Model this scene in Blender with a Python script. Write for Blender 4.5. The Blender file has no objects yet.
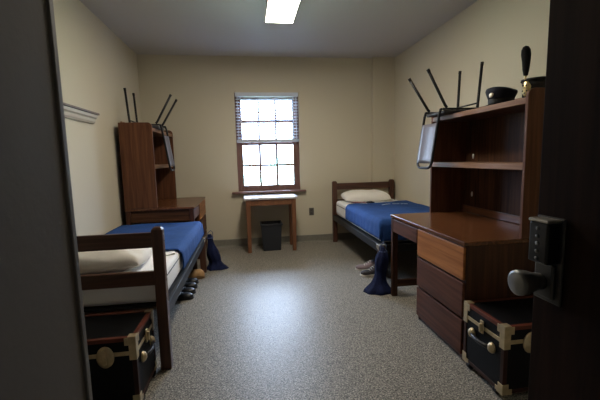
import bpy, bmesh, math, random
from mathutils import Vector, Matrix, noise
random.seed(7)
S = bpy.context.scene
COL = S.collection
PI = math.pi

# ------------------------------------------------------------------ materials
def new_mat(name):
    m = bpy.data.materials.new(name); m.use_nodes = True
    nt = m.node_tree
    return m, nt, nt.nodes['Principled BSDF']

def plain(name, col, rough=.6, metal=0., spec=.5, bump=0., bscale=200., var=0., vscale=4., sheen=0.):
    m, nt, b = new_mat(name)
    b.inputs['Base Color'].default_value = (*col, 1)
    b.inputs['Roughness'].default_value = rough
    b.inputs['Metallic'].default_value = metal
    b.inputs['Specular IOR Level'].default_value = spec
    if sheen: b.inputs['Sheen Weight'].default_value = sheen
    tc = nt.nodes.new('ShaderNodeTexCoord')
    if bump:
        n = nt.nodes.new('ShaderNodeTexNoise'); n.inputs['Scale'].default_value = bscale; n.inputs['Detail'].default_value = 3
        nt.links.new(tc.outputs['Object'], n.inputs['Vector'])
        bp = nt.nodes.new('ShaderNodeBump'); bp.inputs['Strength'].default_value = bump; bp.inputs['Distance'].default_value = .01
        nt.links.new(n.outputs['Fac'], bp.inputs['Height']); nt.links.new(bp.outputs['Normal'], b.inputs['Normal'])
    if var:
        n = nt.nodes.new('ShaderNodeTexNoise'); n.inputs['Scale'].default_value = vscale; n.inputs['Detail'].default_value = 4
        nt.links.new(tc.outputs['Object'], n.inputs['Vector'])
        r = nt.nodes.new('ShaderNodeValToRGB')
        r.color_ramp.elements[0].position = .3; r.color_ramp.elements[1].position = .7
        r.color_ramp.elements[0].color = (*[c*(1-var) for c in col], 1)
        r.color_ramp.elements[1].color = (*[min(1, c*(1+var)) for c in col], 1)
        nt.links.new(n.outputs['Fac'], r.inputs['Fac']); nt.links.new(r.outputs['Color'], b.inputs['Base Color'])
    return m

def wood(name, dark, light, axis='Y', rough=.35, scale=1., spec=.5):
    m, nt, b = new_mat(name)
    tc = nt.nodes.new('ShaderNodeTexCoord'); mp = nt.nodes.new('ShaderNodeMapping')
    s = {'X': (1.2, 22, 22), 'Y': (22, 1.2, 22), 'Z': (22, 22, 1.2)}[axis]
    mp.inputs['Scale'].default_value = [v*scale for v in s]
    nt.links.new(tc.outputs['Object'], mp.inputs['Vector'])
    n = nt.nodes.new('ShaderNodeTexNoise'); n.inputs['Scale'].default_value = 1.6; n.inputs['Detail'].default_value = 6
    n.inputs['Distortion'].default_value = .8
    nt.links.new(mp.outputs['Vector'], n.inputs['Vector'])
    r = nt.nodes.new('ShaderNodeValToRGB')
    r.color_ramp.elements[0].position = .33; r.color_ramp.elements[0].color = (*dark, 1)
    r.color_ramp.elements[1].position = .68; r.color_ramp.elements[1].color = (*light, 1)
    nt.links.new(n.outputs['Fac'], r.inputs['Fac']); nt.links.new(r.outputs['Color'], b.inputs['Base Color'])
    b.inputs['Roughness'].default_value = rough
    b.inputs['Specular IOR Level'].default_value = spec
    bp = nt.nodes.new('ShaderNodeBump'); bp.inputs['Strength'].default_value = .08; bp.inputs['Distance'].default_value = .004
    nt.links.new(n.outputs['Fac'], bp.inputs['Height']); nt.links.new(bp.outputs['Normal'], b.inputs['Normal'])
    return m

def floor_mat():
    m, nt, b = new_mat('speckled_epoxy_floor')
    tc = nt.nodes.new('ShaderNodeTexCoord')
    n = nt.nodes.new('ShaderNodeTexNoise'); n.inputs['Scale'].default_value = 120; n.inputs['Detail'].default_value = 2
    n.inputs['Roughness'].default_value = .7
    v = nt.nodes.new('ShaderNodeTexVoronoi'); v.inputs['Scale'].default_value = 130
    big = nt.nodes.new('ShaderNodeTexNoise'); big.inputs['Scale'].default_value = 1.3
    for q in (n, v, big): nt.links.new(tc.outputs['Object'], q.inputs['Vector'])
    r = nt.nodes.new('ShaderNodeValToRGB')
    e = r.color_ramp.elements
    e[0].position = .36; e[0].color = (.045, .042, .037, 1)
    e[1].position = .66; e[1].color = (.47, .43, .365, 1)
    k = e.new(.5); k.color = (.205, .19, .16, 1)
    nt.links.new(n.outputs['Fac'], r.inputs['Fac'])
    rv = nt.nodes.new('ShaderNodeValToRGB'); rv.color_ramp.interpolation = 'CONSTANT'
    ev = rv.color_ramp.elements
    ev[0].position = 0; ev[0].color = (.55, .55, .55, 1); ev[1].position = .22; ev[1].color = (1, 1, 1, 1)
    k = ev.new(.8); k.color = (1.35, 1.33, 1.3, 1)
    sepc = nt.nodes.new('ShaderNodeSeparateColor'); nt.links.new(v.outputs['Color'], sepc.inputs['Color'])
    nt.links.new(sepc.outputs['Red'], rv.inputs['Fac'])
    mx = nt.nodes.new('ShaderNodeMix'); mx.data_type = 'RGBA'; mx.blend_type = 'MULTIPLY'; mx.inputs['Factor'].default_value = 1
    nt.links.new(r.outputs['Color'], mx.inputs[6]); nt.links.new(rv.outputs['Color'], mx.inputs[7])
    nt.links.new(mx.outputs[2], b.inputs['Base Color'])
    mr = nt.nodes.new('ShaderNodeMapRange'); mr.inputs['To Min'].default_value = .40; mr.inputs['To Max'].default_value = .50
    nt.links.new(big.outputs['Fac'], mr.inputs['Value']); nt.links.new(mr.outputs['Result'], b.inputs['Roughness'])
    b.inputs['Specular IOR Level'].default_value = .42
    return m

def emit(name, col, strength):
    m = bpy.data.materials.new(name); m.use_nodes = True; nt = m.node_tree; nt.nodes.clear()
    e = nt.nodes.new('ShaderNodeEmission'); e.inputs[0].default_value = (*col, 1); e.inputs[1].default_value = strength
    o = nt.nodes.new('ShaderNodeOutputMaterial'); nt.links.new(e.outputs[0], o.inputs[0])
    return m

def glass_mat():
    m = bpy.data.materials.new('window_glass'); m.use_nodes = True; nt = m.node_tree; nt.nodes.clear()
    t = nt.nodes.new('ShaderNodeBsdfTransparent'); t.inputs[0].default_value = (.96, .98, .98, 1)
    g = nt.nodes.new('ShaderNodeBsdfGlossy'); g.inputs['Roughness'].default_value = .02
    f = nt.nodes.new('ShaderNodeFresnel'); f.inputs[0].default_value = 1.4
    mx = nt.nodes.new('ShaderNodeMixShader'); o = nt.nodes.new('ShaderNodeOutputMaterial')
    nt.links.new(f.outputs[0], mx.inputs[0]); nt.links.new(t.outputs[0], mx.inputs[1]); nt.links.new(g.outputs[0], mx.inputs[2])
    nt.links.new(mx.outputs[0], o.inputs[0])
    return m

def slat_mat():
    m = bpy.data.materials.new('white_blind_slat'); m.use_nodes = True; nt = m.node_tree; nt.nodes.clear()
    d = nt.nodes.new('ShaderNodeBsdfDiffuse'); d.inputs[0].default_value = (.84, .86, .90, 1)
    t = nt.nodes.new('ShaderNodeBsdfTranslucent'); t.inputs[0].default_value = (.75, .80, .9, 1)
    mx = nt.nodes.new('ShaderNodeMixShader'); mx.inputs[0].default_value = .5
    o = nt.nodes.new('ShaderNodeOutputMaterial')
    nt.links.new(d.outputs[0], mx.inputs[1]); nt.links.new(t.outputs[0], mx.inputs[2]); nt.links.new(mx.outputs[0], o.inputs[0])
    return m

M = {}
M['wall'] = plain('cream_wall_paint', (.60, .545, .415), .7, bump=.06, bscale=90, spec=.3)
M['ceil'] = plain('ceiling_paint', (.50, .475, .45), .6, bump=.08, bscale=120, spec=.4)
M['floor'] = floor_mat()
M['base'] = plain('olive_grey_vinyl', (.21, .20, .165), .45, var=.1, vscale=30)
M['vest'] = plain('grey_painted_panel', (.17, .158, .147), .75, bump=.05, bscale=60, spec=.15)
M['steel_trim'] = plain('grey_steel_trim', (.20, .19, .18), .6, spec=.25)
DK, LT = (.030, .0115, .0065), (.088, .034, .0165)
for ax in 'XYZ':
    M['wood'+ax] = wood('dark_walnut_'+ax, DK, LT, ax, .4, spec=.3)
    M['woodmid'+ax] = wood('brown_wood_'+ax, (.075, .028, .013), (.165, .066, .029), ax, .34)
    M['oak'+ax] = wood('oak_grain_'+ax, (.040, .017, .009), (.105, .046, .022), ax, .6, spec=.2)
    M['bed'+ax] = wood('bed_wood_'+ax, (.045, .018, .011), (.105, .044, .026), ax, .4)
M['top'] = wood('desk_top_wood', (.075, .027, .011), (.165, .063, .025), 'Y', .24)
M['drawer'] = wood('red_brown_drawer', (.058, .021, .013), (.115, .045, .027), 'Y', .5, spec=.15)
M['drawer_lt'] = wood('orange_brown_drawer', (.25, .085, .022), (.42, .165, .048), 'Y', .42, spec=.3)  # top drawer front: lighter and more orange than the lower two
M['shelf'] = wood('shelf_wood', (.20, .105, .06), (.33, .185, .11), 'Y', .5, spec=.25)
M['sidepanel'] = wood('hutch_side_wood', (.085, .032, .015), (.16, .065, .030), 'Z', .5, spec=.25)
M['winwood'] = wood('window_frame_wood', (.15, .075, .06), (.21, .11, .09), 'Z', .45)  # lightened and greyed: glare from the panes is put into the wood colour
M['tablewood'] = wood('table_wood', (.14, .055, .025), (.23, .10, .045), 'Z', .35)
M['tabletop'] = plain('pale_tabletop', (.56, .53, .54), .22)  # tabletop set much paler than its legs and apron
M['glass'] = glass_mat()
M['slat'] = slat_mat()
M['blindrail'] = plain('blue_white_rail', (.55, .60, .68), .45)
M['cord'] = plain('pale_blind_cord', (.6, .63, .7), .8)
M['diffuser'] = emit('lit_diffuser', (1, .905, .76), 36.)
M['fixture'] = plain('white_fixture_metal', (.75, .74, .72), .4)
M['sheet'] = plain('white_cotton_sheet', (.88, .88, .88), .85, bump=.15, bscale=25, sheen=.2)
M['pillow'] = plain('cream_pillowcase', (.86, .83, .77), .85, bump=.2, bscale=18)
M['blue'] = plain('royal_blue_blanket', (.020, .066, .225), .9, bump=.35, bscale=160, var=.12, vscale=9, spec=.2)
M['thread'] = plain('pale_thread', (.45, .50, .62), .8)
M['navy'] = plain('navy_mesh_fabric', (.008, .013, .052), .85, bump=.5, bscale=300, var=.35, vscale=22, spec=.2)
M['navycord'] = plain('blue_drawstring', (.07, .10, .22), .8)
M['rail'] = plain('black_steel_rail', (.010, .010, .010), .5, spec=.3)
M['brass'] = plain('aged_brass', (.52, .42, .26), .42, metal=.7, var=.15, vscale=30)
M['bright'] = plain('bright_metal', (.85, .82, .75), .25, metal=.9)
M['trunk'] = plain('black_vinyl_trunk', (.0032, .0036, .005), .5, spec=.15, bump=.25, bscale=260)
M['binding'] = plain('dark_red_binding', (.11, .026, .014), .45, spec=.3, var=.2, vscale=15)
M['binding_d'] = plain('brown_binding', (.032, .011, .007), .5, spec=.25, var=.2, vscale=15)
M['leather'] = plain('black_leather', (.008, .008, .010), .3)
M['rubber'] = plain('black_rubber', (.008, .008, .008), .6)
M['tube'] = plain('black_powder_coat', (.007, .007, .008), .45, spec=.3)
M['chairback'] = plain('lilac_grey_plastic', (.145, .14, .17), .4)
M['chairseat'] = plain('dark_grey_vinyl_seat', (.035, .035, .042), .5)
M['bin'] = plain('dark_grey_plastic_bin', (.018, .021, .028), .42, bump=.1, bscale=80)
M['outlet'] = plain('grey_outlet_plate', (.10, .094, .082), .5)
M['outlet_d'] = plain('dark_receptacle', (.06, .055, .05), .5)
M['hook'] = plain('white_plastic_hook', (.85, .84, .80), .4)
M['hat'] = plain('midnight_navy_wool', (.010, .013, .030), .75, bump=.2, bscale=300)
M['hatblack'] = plain('black_felt', (.006, .006, .007), .6, bump=.2, bscale=300)
M['patent'] = plain('black_patent', (.006, .006, .007), .12)
M['plume'] = plain('black_feather_plume', (.004, .004, .005), .95, bump=.8, bscale=160)
M['gold'] = plain('gold_plate_metal', (.83, .66, .34), .32, metal=.85)
M['silver'] = plain('silver_badge', (.85, .78, .66), .35, metal=.7)
M['door'] = wood('dark_stained_door', (.020, .010, .007), (.036, .018, .012), 'Z', .75, spec=.12)
M['lock'] = plain('dark_bronze_lock', (.10, .096, .09), .4, metal=.5)
M['lockface'] = plain('black_keypad', (.010, .010, .010), .35)
M['lockcap'] = plain('worn_satin_nickel', (.50, .47, .42), .4, metal=.6)
M['button'] = plain('steel_button', (.30, .30, .30), .3, metal=.8)
M['knob'] = plain('dark_nickel_knob', (.30, .30, .30), .38, metal=.7)
M['railcream'] = plain('cream_moulding', (.50, .44, .35), .5)
M['raildark'] = plain('brown_moulding_edge', (.14, .10, .07), .5)
M['shoe'] = plain('black_shoe_leather', (.006, .006, .007), .45)
M['sole'] = plain('black_shoe_sole', (.012, .011, .010), .6)
M['tan'] = plain('tan_suede', (.42, .25, .11), .85)
M['tansole'] = plain('tan_sole', (.22, .14, .08), .8)
M['sneak'] = plain('dark_sneaker_mesh', (.022, .018, .022), .7)
M['sneakred'] = plain('maroon_sneaker_mesh', (.22, .16, .17), .7)
M['white_rub'] = plain('white_sneaker_rubber', (.75, .72, .66), .5)
M['paper'] = plain('white_paper', (.85, .84, .82), .7)
M['maroon'] = plain('maroon_cover', (.20, .030, .060), .5)
M['grass'] = plain('lawn_grass', (.14, .17, .10), .9, var=.2, vscale=3)
M['leafm'] = plain('pale_tree_foliage', (.30, .42, .36), .9, var=.25, vscale=2)
M['bark'] = plain('grey_bark', (.25, .22, .2), .9)
M['outer'] = plain('grey_exterior', (.5, .48, .45), .9)

# ------------------------------------------------------------------ helpers
def add_box(bm, x0, x1, y0, y1, z0, z1, mi=0):
    c = [bm.verts.new((x, y, z)) for z in (z0, z1) for y in (y0, y1) for x in (x0, x1)]
    fs = [(0, 2, 3, 1), (4, 5, 7, 6), (0, 1, 5, 4), (2, 6, 7, 3), (0, 4, 6, 2), (1, 3, 7, 5)]
    out = []
    for f in fs:
        q = bm.faces.new([c[i] for i in f]); q.material_index = mi; out.append(q)
    return c

def add_hexa(bm, lo, hi):
    """lo, hi: 4 corners each (counter-clockwise seen from above)"""
    a = [bm.verts.new(p) for p in lo]; b = [bm.verts.new(p) for p in hi]
    bm.faces.new(a[::-1]); bm.faces.new(b)
    for i in range(4):
        j = (i+1) % 4; bm.faces.new((a[i], a[j], b[j], b[i]))

def add_tube(bm, pts, r, n=10, caps=True, closed=False):
    pts = [Vector(p) for p in pts]; N = len(pts)
    rs = r if isinstance(r, (list, tuple)) else [r]*N
    rings = []; up = None
    for i, p in enumerate(pts):
        if closed: d = pts[(i+1) % N]-pts[i-1]
        else: d = pts[min(i+1, N-1)]-pts[max(i-1, 0)]
        d.normalize()
        if up is None:
            up = Vector((0, 0, 1)) if abs(d.z) < .9 else Vector((1, 0, 0))
        a = d.cross(up)
        if a.length < 1e-5: a = d.cross(Vector((1, 0, 0)))
        a.normalize(); b = a.cross(d); b.normalize(); up = b
        rings.append([bm.verts.new(p + (a*math.cos(t)+b*math.sin(t))*rs[i]) for t in [2*PI*k/n for k in range(n)]])
    for i in range(N if closed else N-1):
        A, B = rings[i], rings[(i+1) % N]
        for k in range(n):
            bm.faces.new((A[k], A[(k+1) % n], B[(k+1) % n], B[k]))
    if caps and not closed:
        bm.faces.new(rings[0][::-1]); bm.faces.new(rings[-1])

def add_lathe(bm, prof, n=32, sx=1., sy=1., mat=None):
    """prof list of (r,z); around local Z; mat optional Matrix"""
    rings = []
    for r, z in prof:
        ring = []
        for k in range(n):
            t = 2*PI*k/n
            v = Vector((r*sx*math.cos(t), r*sy*math.sin(t), z))
            if mat: v = mat @ v
            ring.append(bm.verts.new(v))
        rings.append(ring)
    for A, B in zip(rings, rings[1:]):
        for k in range(n):
            bm.faces.new((A[k], A[(k+1) % n], B[(k+1) % n], B[k]))
    bm.faces.new(rings[0][::-1]); bm.faces.new(rings[-1])

def add_prism(bm, outline, ext, axis='Y'):
    """outline of (a,b) pairs extruded along axis between ext[0] and ext[1]"""
    def P(a, b, e):
        return {'Y': (a, e, b), 'X': (e, a, b), 'Z': (a, b, e)}[axis]
    A = [bm.verts.new(P(a, b, ext[0])) for a, b in outline]
    B = [bm.verts.new(P(a, b, ext[1])) for a, b in outline]
    bm.faces.new(A[::-1]); bm.faces.new(B); n = len(A)
    for i in range(n):
        j = (i+1) % n; bm.faces.new((A[i], A[j], B[j], B[i]))

def obj(name, bm, mat, parent=None, bevel=0., smooth=False, segs=2, label=None, sub=0):
    bmesh.ops.recalc_face_normals(bm, faces=bm.faces)
    me = bpy.data.meshes.new(name); bm.to_mesh(me); bm.free()
    for m in (mat if isinstance(mat, (list, tuple)) else [mat]): me.materials.append(m)
    o = bpy.data.objects.new(name, me); COL.objects.link(o)
    if parent: o.parent = parent
    if bevel:
        b = o.modifiers.new('bevel', 'BEVEL'); b.width = bevel; b.segments = segs; b.limit_method = 'ANGLE'; b.angle_limit = math.radians(40)
    if sub:
        s = o.modifiers.new('sub', 'SUBSURF'); s.levels = sub; s.render_levels = sub
    if smooth:
        for p in me.polygons: p.use_smooth = True
    if label: o['label'] = label
    return o

def bx(name, dims, mat, parent=None, bevel=.003, label=None):
    bm = bmesh.new(); add_box(bm, *dims)
    return obj(name, bm, mat, parent, bevel, label=label)

def tag(o, label, cat, group=None, kind=None):
    o['label'] = label; o['category'] = cat
    if group: o['group'] = group
    if kind: o['kind'] = kind
    return o

def thing(name, label, cat, loc=(0, 0, 0), rz=0., group=None):
    o = bpy.data.objects.new(name, None); COL.objects.link(o)
    o.empty_display_size = .1
    o.location = loc; o.rotation_euler = (0, 0, rz)
    return tag(o, label, cat, group)

def struct(name, bm, mat, parent=None, bevel=0.):
    o = obj(name, bm, mat, parent, bevel)
    if not parent: o['kind'] = 'structure'
    return o

def dup(root, loc, rz, label, group=None):
    def cp(o, par):
        c = o.copy(); COL.objects.link(c)
        if par: c.parent = par
        for ch in list(o.children): cp(ch, c)
        return c
    kids = list(root.children)
    r = root.copy(); COL.objects.link(r)
    for ch in kids: cp(ch, r)
    r.location = loc; r.rotation_euler = (0, 0, rz); r['label'] = label
    if group: r['group'] = group
    return r

# ------------------------------------------------------------------ room dimensions
XL, XR, YB, ZC = -1.441, 2.25, 5.31, 2.75
VX0, VX1, VY = -.324, .74, .69          # entry passage between closets
WX0, WX1, WZ0, WZ1 = -.15, .785, .80, 2.25   # window opening

bm = bmesh.new(); add_box(bm, XL-.15, XR+.15, -1.9, YB+.2, -.1, 0); struct('floor', bm, M['floor'])
bm = bmesh.new(); add_box(bm, XL-.15, XR+.15, -1.9, YB+.2, ZC, ZC+.1); struct('ceiling', bm, M['ceil'])
bm = bmesh.new(); add_box(bm, XL-.15, XL, -1.9, YB+.2, 0, ZC); struct('wall_left', bm, M['wall'])
bm = bmesh.new(); add_box(bm, XR, XR+.15, -1.9, YB+.2, 0, ZC); struct('wall_right', bm, M['wall'])
bm = bmesh.new()
add_box(bm, XL, WX0, YB, YB+.2, 0, ZC); add_box(bm, WX1, XR, YB, YB+.2, 0, ZC)
add_box(bm, WX0, WX1, YB, YB+.2, 0, WZ0); add_box(bm, WX0, WX1, YB, YB+.2, WZ1, ZC)
struct('wall_back', bm, M['wall'])
bm = bmesh.new(); add_box(bm, 1.905, XR, YB-.07, YB, 0, ZC); struct('wall_column', bm, M['wall'])
# closets either side of the entry passage and the wall behind
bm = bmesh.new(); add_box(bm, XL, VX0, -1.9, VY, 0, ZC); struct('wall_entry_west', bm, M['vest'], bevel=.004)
bm = bmesh.new(); add_box(bm, VX1, XR, -1.9, VY, 0, ZC); struct('wall_entry_east', bm, M['wall'])
bm = bmesh.new(); add_box(bm, VX0, VX1, -1.9, -1.75, 0, ZC); struct('wall_front', bm, M['wall'])
bm = bmesh.new(); add_box(bm, VX0-.014, VX0+.004, VY-.006, VY+.014, 0, ZC); struct('trim_1', bm, M['steel_trim'], bevel=.004)
# cove base
bm = bmesh.new(); add_prism(bm, [(YB-.02, 0), (YB-.006, .012), (YB-.005, .1), (YB, .105), (YB, 0)], (XL, 1.905), 'X'); struct('baseboard_back', bm, M['base'])
bm = bmesh.new(); add_prism(bm, [(XL+.02, 0), (XL+.006, .012), (XL+.005, .1), (XL, .105), (XL, 0)], (VY+.02, YB), 'Y'); struct('baseboard_left', bm, M['base'])
bm = bmesh.new(); add_prism(bm, [(XR-.02, 0), (XR-.006, .012), (XR-.005, .1), (XR, .105), (XR, 0)], (VY, YB-.07), 'Y'); struct('baseboard_right', bm, M['base'])

# ------------------------------------------------------------------ window
win = bpy.data.objects.new('window_1', None); COL.objects.link(win); win['kind'] = 'structure'
win.location = ((WX0+WX1)/2, YB+.06, WZ0)
w2 = (WX1-WX0)/2; H = WZ1-WZ0
bm = bmesh.new()
add_box(bm, -w2, -w2+.045, 0, .13, 0, H); add_box(bm, w2-.045, w2, 0, .13, 0, H)
add_box(bm, -w2+.045, w2-.045, 0, .13, H-.045, H); add_box(bm, -w2+.045, w2-.045, 0, .13, 0, .035)
obj('window_frame', bm, M['winwood'], win, .003)
def sash(name, z0, z1, y0, rail_b, rail_t):
    a = w2-.045; st = .045
    bm = bmesh.new()
    add_box(bm, -a, -a+st, y0, y0+.035, z0, z1); add_box(bm, a-st, a, y0, y0+.035, z0, z1)
    add_box(bm, -a+st, a-st, y0, y0+.035, z0, z0+rail_b); add_box(bm, -a+st, a-st, y0, y0+.035, z1-rail_t, z1)
    s = obj(name, bm, M['winwood'], win, .003)
    bm = bmesh.new(); pw = 2*(a-st)
    for k in (1, 2):
        x = -a+st+pw*k/3; add_box(bm, x-.016, x+.016, y0+.006, y0+.03, z0+rail_b, z1-rail_t)
    zm = (z0+rail_b+z1-rail_t)/2; add_box(bm, -a+st, a-st, y0+.007, y0+.029, zm-.015, zm+.015)
    obj('muntins', bm, M['winwood'], s, 0)
    bm = bmesh.new(); add_box(bm, -a+st-.004, a-st+.004, y0+.016, y0+.020, z0+rail_b-.004, z1-rail_t+.004)
    obj('pane', bm, M['glass'], s, 0)
sash('lower_sash', .035, .735, .01, .06, .04)
sash('upper_sash', .70, H-.045, .055, .04, .05)
bm = bmesh.new(); add_box(bm, -w2-.09, w2+.07, -.13, -.062, -.012, .014); add_box(bm, -w2+.002, w2-.002, -.062, .0, .001, .014)
obj('window_sill', bm, M['winwood'], win, .004)

# blind
bl = thing('window_blind', 'white slatted blind pulled halfway down over the window', 'blind', ((WX0+WX1)/2, YB+.025, WZ1))
bw = w2-.008
bx('headrail', (-bw, bw, -.036, .03, -.062, -.002), M['blindrail'], bl, .004)
nsl = 14
bm = bmesh.new()
def slat_bm():
    b = bmesh.new(); n = 6
    top = []; bot = []
    for i in range(n+1):
        y = -.025+.05*i/n; z = .003*(1-(2*i/n-1)**2) - .10*y
        top.append((y, z+.0014)); bot.append((y, z-.0014))
    add_prism(b, top+bot[::-1], (-bw+.004, bw-.004), 'X'); return b
s0 = obj('slat', slat_bm(), M['slat'], bl)
for k in range(nsl):
    s = s0 if k == 0 else s0.copy()
    if k: COL.objects.link(s)
    s.location = (0, 0, -.095-k*.0425)
for x in (-bw+.03, -bw+.075, bw-.075, bw-.03):
    b2 = bmesh.new(); add_box(b2, x-.004, x+.004, -.0285, -.0275, -.675, -.06); add_box(b2, x-.004, x+.004, .0275, .0285, -.675, -.06)
    obj('ladder_tape', b2, M['cord'], bl)
bx('bottom_rail', (-bw, bw, -.028, .028, -.715, -.672), M['blindrail'], bl, .005)
bm.free()

# outdoors
bm = bmesh.new(); add_box(bm, -40, 40, YB+.6, 80, -3.4, -3.3); o = struct('ground', bm, M['grass'])
def tree(x, y, h, r, label):
    t = thing('tree', label, 'tree', (x, y, -3.3), 0)
    b = bmesh.new(); add_tube(b, [(0, 0, 0), (.05, 0, h*.3), (0, .05, h*.6)], [.2, .16, .08], 8); obj('trunk', b, M['bark'], t)
    b = bmesh.new(); bmesh.ops.create_icosphere(b, subdivisions=4, radius=1)
    for v in b.verts:
        d = 1+.28*noise.noise(v.co*2.2+Vector((x, y, 0)))+.16*noise.noise(v.co*6)
        v.co = Vector((v.co.x*r*d, v.co.y*r*d, h*.62+v.co.z*h*.36*d))
    obj('crown', b, M['leafm'], t)
tree(3.6, 30, 5.4, 1.8, 'pale tree outside, seen through the pane nearest the outlet')
tree(-.4, 34, 4.6, 1.5, 'small pale tree outside, seen through the pane on the desk side')

# ------------------------------------------------------------------ ceiling light
cl = thing('ceiling_light', 'lit rectangular white light fixture on the grey ceiling', 'ceiling light', (.385, 3.235, ZC))
bm = bmesh.new()
add_box(bm, -.145, .145, -.60, .60, -.030, -.001)
for q in (-1, 1): add_box(bm, min(q*.145, q*.139), max(q*.145, q*.139), -.60, .60, -.056, -.030)
obj('housing', bm, M['fixture'], cl, .002)
bm = bmesh.new(); add_prism(bm, [(-.138, -.036), (-.138, -.055), (-.122, -.066), (.122, -.066), (.138, -.055), (.138, -.036)], (-.60, .60), 'Y'); obj('diffuser', bm, M['diffuser'], cl)
for s in (-1, 1):
    bx('end_cap', (-.147, .147, min(s*.601, s*.612), max(s*.601, s*.612), -.068, -.004), M['fixture'], cl, .003)

# ------------------------------------------------------------------ wall ledge
wr = thing('wall_ledge', 'short cream moulded ledge on the wall above the pillow', 'ledge', (XL, 3.0, 1.655))
L0, L1 = -.95, .69
bm = bmesh.new(); add_prism(bm, [(.001, 0), (.018, .002), (.030, .02), (.036, .045), (.050, .058), (.055, .082), (.001, .082)], (L0, L1-.02), 'Y'); obj('moulding', bm, M['railcream'], wr)
bx('top_board', (.001, .066, L0, L1, .084, .102), M['raildark'], wr, .003)

# ------------------------------------------------------------------ table, bin, outlet
tb = thing('side_table', 'small wooden table standing under the window', 'table', (.297, 5.02, 0))
bx('tabletop', (-.37, .37, -.215, .215, .737, .765), M['tabletop'], tb, .004)
bm = bmesh.new()
add_box(bm, -.28, .28, -.195, -.175, .655, .736); add_box(bm, -.28, .28, .175, .195, .655, .736)
add_box(bm, -.335, -.315, -.14, .14, .655, .736); add_box(bm, .315, .335, -.14, .14, .655, .736)
obj('apron', bm, M['tablewood'], tb, .002)
for sx in (-1, 1):
    for sy in (-1, 1):
        bm = bmesh.new(); cx, cy = sx*.312, sy*.17
        add_hexa(bm, [(cx-.024, cy-.024, 0), (cx+.024, cy-.024, 0), (cx+.024, cy+.024, 0), (cx-.024, cy+.024, 0)],
                 [(cx-.033, cy-.028, .736), (cx+.033, cy-.028, .736), (cx+.033, cy+.028, .736), (cx-.033, cy+.028, .736)])
        obj('leg', bm, M['tablewood'], tb, .003)

wb = thing('wastebasket', 'dark square plastic wastebasket under the small table', 'wastebasket', (.297, 4.99, 0))
bm = bmesh.new()
def ringbox(hx, hy, z): return [(-hx, -hy, z), (hx, -hy, z), (hx, hy, z), (-hx, hy, z)]
add_hexa(bm, ringbox(.122, .1, .001), ringbox(.142, .125, .365))
f = [q for q in bm.faces if all(abs(v.co.z-.365) < 1e-4 for v in q.verts)][0]
r = bmesh.ops.inset_region(bm, faces=[f], thickness=.006)
bmesh.ops.translate(bm, vec=(0, 0, -.345), verts=f.verts)
for v in f.verts: v.co.x *= .86; v.co.y *= .86
obj('bin_body', bm, M['bin'], wb)
bm = bmesh.new(); z0, z1 = .365, .388
for (a, b, c, d) in ((-.154, .154, -.137, -.120), (-.154, .154, .120, .137), (-.154, -.137, -.120, .120), (.137, .154, -.120, .120)):
    add_box(bm, a, b, c, d, z0, z1)
obj('rim', bm, M['bin'], wb, .003)

ot = thing('wall_outlet', 'grey electrical outlet on the wall beside the small table', 'outlet', (.944, YB, .468))
bx('cover_plate', (-.036, .036, -.008, -.0005, -.058, .058), M['outlet'], ot, .003)
for z in (-.024, .024):
    bm = bmesh.new(); add_lathe(bm, [(.016, 0), (.016, .003)], 20, mat=Matrix.Translation((0, -.0075, z)) @ Matrix.Rotation(PI/2, 4, 'X')); obj('receptacle', bm, M['outlet_d'], ot)

# ------------------------------------------------------------------ beds
BL, BW = .985, .455
def make_bed(label, loc, rz):
    t = thing('bed_frame', label, 'bed', loc, rz, None)
    ps = .032
    for s in (-1, 1):
        x = s*(BW-ps)
        bm = bmesh.new(); add_box(bm, x-ps, x+ps, -BL, -BL+.055, 0, .885)
        add_hexa(bm, [(x-ps, -BL, .885), (x+ps, -BL, .885), (x+ps, -BL+.055, .885), (x-ps, -BL+.055, .885)],
                 [(x-ps+.012, -BL+.012, .9), (x+ps-.012, -BL+.012, .9), (x+ps-.012, -BL+.043, .9), (x-ps+.012, -BL+.043, .9)])
        bmesh.ops.remove_doubles(bm, verts=bm.verts, dist=1e-5)
        p = obj('head_post', bm, M['bedZ'], t, .003)
        for z in (.83, .585):
            for q in (-.016, .016):
                bm = bmesh.new(); add_lathe(bm, [(.0065, 0), (.0065, .003), (.003, .004)], 12, mat=Matrix.Translation((x+s*(ps), -BL+.028, z+q)) @ Matrix.Rotation(s*PI/2, 4, 'Y'))
                obj('bolt', bm, M['bright'], p)
        bx('foot_leg', (x-ps, x+ps, BL-.055, BL, 0, .36), M['bedZ'], t, .003)
        bx('side_rail', (min(s*BW, s*(BW-.03)), max(s*BW, s*(BW-.03)), -BL+.056, BL+.0, .361 if False else .335, .405) if False else
           (min(s*(BW-.004), s*(BW-.034)), max(s*(BW-.004), s*(BW-.034)), -BL+.056, BL-.056, .33, .405), M['rail'], t, .003)
        bm = bmesh.new(); add_box(bm, x-ps-.001, x+ps+.004, BL-.075, BL+.004, .362, .404) if s > 0 else add_box(bm, x-ps-.004, x+ps+.001, BL-.075, BL+.004, .362, .404)
        obj('corner_bracket', bm, M['bright'], t, .004)
    bx('headboard_rail', (-BW+.065, BW-.065, -BL+.015, -BL+.042, .775, .868), M['bedX'], t, .004)
    bx('headboard_rail', (-BW+.065, BW-.065, -BL+.015, -BL+.042, .542, .63), M['bedX'], t, .004)
    bx('foot_rail', (-BW+.07, BW-.07, BL-.045, BL-.01, .33, .40), M['rail'], t, .003)
    bx('spring_deck', (-BW+.036, BW-.036, -BL+.06, BL-.06, .39, .404), M['rail'], t, .0)
    return t

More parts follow.
